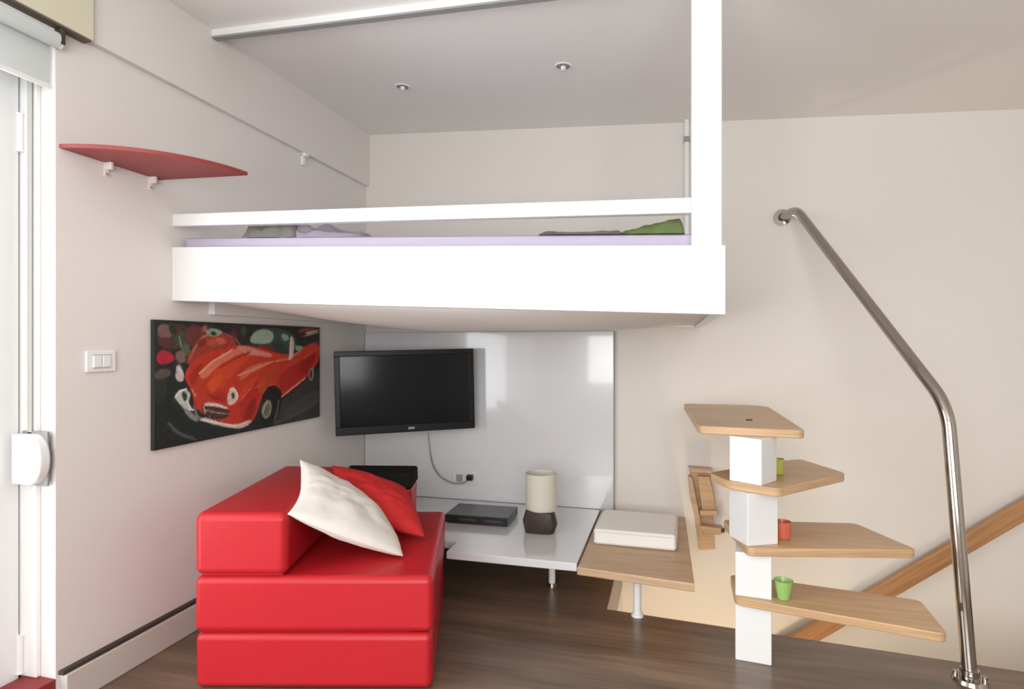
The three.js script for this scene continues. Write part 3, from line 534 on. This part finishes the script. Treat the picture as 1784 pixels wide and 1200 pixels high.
// ---------------------------------------------------------------- winding stair up to the bed
{
  const t = thing('winding_stair', 'open winding stair of wooden treads on a white square post', 'stairs');
  const cx = 0.292, cz = -2.372, hw = 0.061, D = THREE.MathUtils.degToRad;
  const seg = (y0, y1, deg, dx = 0, dz = 0) => { const g = new RoundedBoxGeometry(2 * hw, y1 - y0, 2 * hw, 2, 0.003); g.rotateY(D(deg)); g.translate(cx + dx, (y0 + y1) / 2, cz + dz); return metric(g); };
  const th = 0.031;
  const T = [
    [0.235, [[0.222, -2.302], [0.845, -2.178], [0.862, -2.445], [0.377, -2.512], [0.225, -2.527]]],
    [0.425, [[0.262, -2.272], [0.842, -2.408], [0.722, -2.706], [0.397, -2.648], [0.203, -2.62]]],
    [0.645, [[0.142, -2.478], [0.30, -2.66], [0.46, -2.815], [0.552, -2.882], [0.664, -2.604], [0.362, -2.262], [0.200, -2.345]]],
    [0.842, [[0.098, -2.372], [0.465, -2.345], [0.465, -3.19], [0.40, -3.25], [0.062, -3.25]]],
  ];
  let y = 0;
  for (let i = 0; i < 4; i++) {
    obj('post_section', seg(y, T[i][0] - th, [-6, -6, -64, -33][i]), M.white, t);
    // each tread with rounded corners
    const pts = T[i][1], s = new THREE.Shape(), R = 0.03, n = pts.length;
    pts.forEach((p, k) => {
      const a = pts[(k + n - 1) % n], b = pts[(k + 1) % n], la = Math.hypot(a[0] - p[0], a[1] - p[1]), lb = Math.hypot(b[0] - p[0], b[1] - p[1]), r = Math.min(R, la / 3, lb / 3);
      const q0 = [p[0] + (a[0] - p[0]) / la * r, p[1] + (a[1] - p[1]) / la * r], q1 = [p[0] + (b[0] - p[0]) / lb * r, p[1] + (b[1] - p[1]) / lb * r];
      k ? s.lineTo(q0[0], -q0[1]) : s.moveTo(q0[0], -q0[1]); s.quadraticCurveTo(p[0], -p[1], q1[0], -q1[1]);
    });
    s.closePath();
    const g = new THREE.ExtrudeGeometry(s, { depth: th - 0.008, bevelEnabled: true, bevelThickness: 0.004, bevelSize: 0.004, bevelOffset: -0.004, bevelSegments: 2, curveSegments: 6 });
    g.rotateX(-Math.PI / 2); g.translate(0, T[i][0] - th + 0.004, 0);
    obj('tread', metric(g), M.tread, t);
    y = T[i][0];
  }
  obj('knot_hole', cyl(0.013, 0.013, 0.004, 0.305, 0.841, -2.6, 20), M.dark, t).userData.label = 'dark round hole in the top tread';  // dark disc laid on the tread in place of a knot hole
}
{
  const t = thing('wooden_platform', 'low wooden platform board beside the white bench on one leg', 'platform');
  obj('board', plate([[-0.388, -2.53], [0.088, -2.472], [0.072, -3.42], [-0.388, -3.42]], 0.168, 0.203, 0.005), M.platform, t);
  const l = obj('leg', cyl(0.017, 0.017, 0.16, -0.14, 0.01, -2.585, 24), M.white, t); obj('foot', cyl(0.024, 0.026, 0.012, -0.14, 0, -2.585, 24), M.white, l);
}
{
  const t = thing('seat_pad', 'flat white padded cushion lying on the wooden platform', 'cushion');
  const g = new RoundedBoxGeometry(0.375, 0.075, 0.36, 8, 0.014), P = g.attributes.position;
  for (let i = 0; i < P.count; i++) { const x = P.getX(i), y = P.getY(i), z = P.getZ(i); if (y > 0) P.setY(i, y + 0.006 * noise.noise(x * 14, z * 14, 3) + 0.006 * (1 - (x / 0.19) ** 2) * (1 - (z / 0.18) ** 2)); P.setX(i, x * (1 + 0.02 * noise.noise(y * 30, z * 8, 1))); }
  g.computeVertexNormals(); g.rotateY(-0.02); g.translate(-0.165, 0.203 + 0.0385, -3.01);
  obj('pad', metric(g), M.padWhite, t);
  for (const y of [0.216, 0.266]) { const w = 0.186, d = 0.178, c = new THREE.CatmullRomCurve3([[-w, d], [w, d], [w, -d], [-w, -d]].map(([a, b]) => new THREE.Vector3(a * Math.cos(0.02) - b * Math.sin(0.02) - 0.165, y, -3.01 + a * Math.sin(0.02) + b * Math.cos(0.02))), true, 'catmullrom', 0.05); obj('piping', new THREE.TubeGeometry(c, 120, 0.003, 8, true), M.padWhite, t); }
}
{
  // stepped wooden rack on the back wall, seen to the left of the stair post
  const t = thing('wall_rack', 'stepped wooden rack on the back wall left of the stair post', 'rack');
  obj('back_board', upright([[0.092, 0.487], [0.205, 0.483], [0.228, 0.04], [0.143, 0.03], [0.118, 0.24]], ZB + 0.001, -3.41, 0.003), M.platform, t);
  obj('side_board', upright([[0.088, 0.44], [0.108, 0.43], [0.165, 0.13], [0.150, 0.10], [0.095, 0.33]], -3.41, -3.37, 0.003), M.platform, t);
  obj('top_ledge', upright([[0.088, 0.488], [0.21, 0.484], [0.205, 0.462], [0.10, 0.466]], -3.41, -3.35, 0.003), M.platform, t);
  obj('upper_block', upright([[0.135, 0.44], [0.198, 0.44], [0.232, 0.265], [0.160, 0.25]], -3.41, -3.375, 0.004), M.tread, t);
  obj('ledge', upright([[0.145, 0.262], [0.232, 0.268], [0.236, 0.243], [0.150, 0.236]], -3.41, -3.345, 0.003), M.platform, t);
  obj('ledge', upright([[0.142, 0.182], [0.262, 0.176], [0.262, 0.148], [0.236, 0.138], [0.155, 0.152]], -3.41, -3.345, 0.003), M.platform, t);
  obj('knob', cyl(0.011, 0.011, 0.02, 0.262, 0.155, -3.352, 14), M.dark, t).userData.label = 'small dark knob';
}
// tealight cups on the treads
function cup(name, label, p, r0, r1, h, col) {
  const t = thing(name, label, 'candle holder', p, 0, 'coloured cups on the stair treads');
  const g = new THREE.LatheGeometry([[0, 0], [r0, 0], [r0 + 0.002, 0.003], [r1, h], [r1 - 0.003, h], [r0 - 0.002, 0.012], [0, 0.01]].map((q) => new THREE.Vector2(...q)), 28);
  obj('glass_cup', g, new THREE.MeshPhysicalMaterial({ color: new THREE.Color().setRGB(...col), roughness: 0.25, transmission: 0.25, thickness: 0 }), t);
  obj('candle', cyl(r0 - 0.003, r0 - 0.003, 0.016, 0, 0.011, 0, 24), M.canvasWhite, t);
}
cup('candle_cup', 'orange red cup on the third tread from the top', [0.402, 0.425, -2.43], 0.026, 0.031, 0.062, [0.80, 0.20, 0.11]);
cup('candle_cup', 'bright green cup on the lowest tread', [0.389, 0.235, -2.33], 0.019, 0.033, 0.068, [0.42, 0.68, 0.22]);
cup('candle_cup', 'yellow green cup on the second tread from the top', [0.398, 0.645, -2.52], 0.022, 0.026, 0.06, [0.55, 0.58, 0.10]);

// ---------------------------------------------------------------- rails
{
  const t = thing('steel_handrail', 'bent polished steel handrail from floor to back wall', 'handrail');
  obj('tube', bentTube([[0.987, 0.01, -2.381], [0.966, 0.927, -2.5], [0.612, 1.835, -3.30], [0.565, 1.822, -3.425]], 0.0225, [0.09, 0.055], 28), M.chrome, t);
  obj('floor_flange', [cyl(0.05, 0.055, 0.012, 0.987, 0, -2.381, 40), cyl(0.028, 0.03, 0.03, 0.987, 0.01, -2.381, 32)], M.chrome, t);
  for (const a of [0.3, 1.87, 3.44, 5.0]) obj('bolt', cyl(0.008, 0.008, 0.016, 0.987 + 0.041 * Math.cos(a), 0.008, -2.381 + 0.041 * Math.sin(a), 12), M.chrome, t);
  const f = new THREE.CylinderGeometry(0.042, 0.042, 0.012, 40); f.rotateX(Math.PI / 2); f.translate(0.565, 1.822, ZB + 0.007);
  obj('wall_flange', f, M.chrome, t);
}
{
  const t = thing('wooden_handrail', 'flat wooden handrail sloping down the stairwell wall', 'handrail');
  const L = 2.9, a = Math.atan(0.768), g = new RoundedBoxGeometry(L, 0.085, 0.035, 3, 0.008); metric(g);
  g.rotateZ(a); g.translate(1.19, 0.04, ZB + 0.06);
  obj('rail', g, M.railWood, t);
  for (const s of [-1.0, 0.0, 1.0]) { const x = 1.19 + s * Math.cos(a), y = 0.04 + s * Math.sin(a); const c = new THREE.CylinderGeometry(0.012, 0.012, 0.045, 16); c.rotateX(Math.PI / 2); c.translate(x, y, ZB + 0.022); obj('bracket', c, M.grey, t); }
}

scene.traverse((o) => { if (o.isMesh) { o.castShadow = true; o.receiveShadow = true; } });
renderer.render(scene, camera);
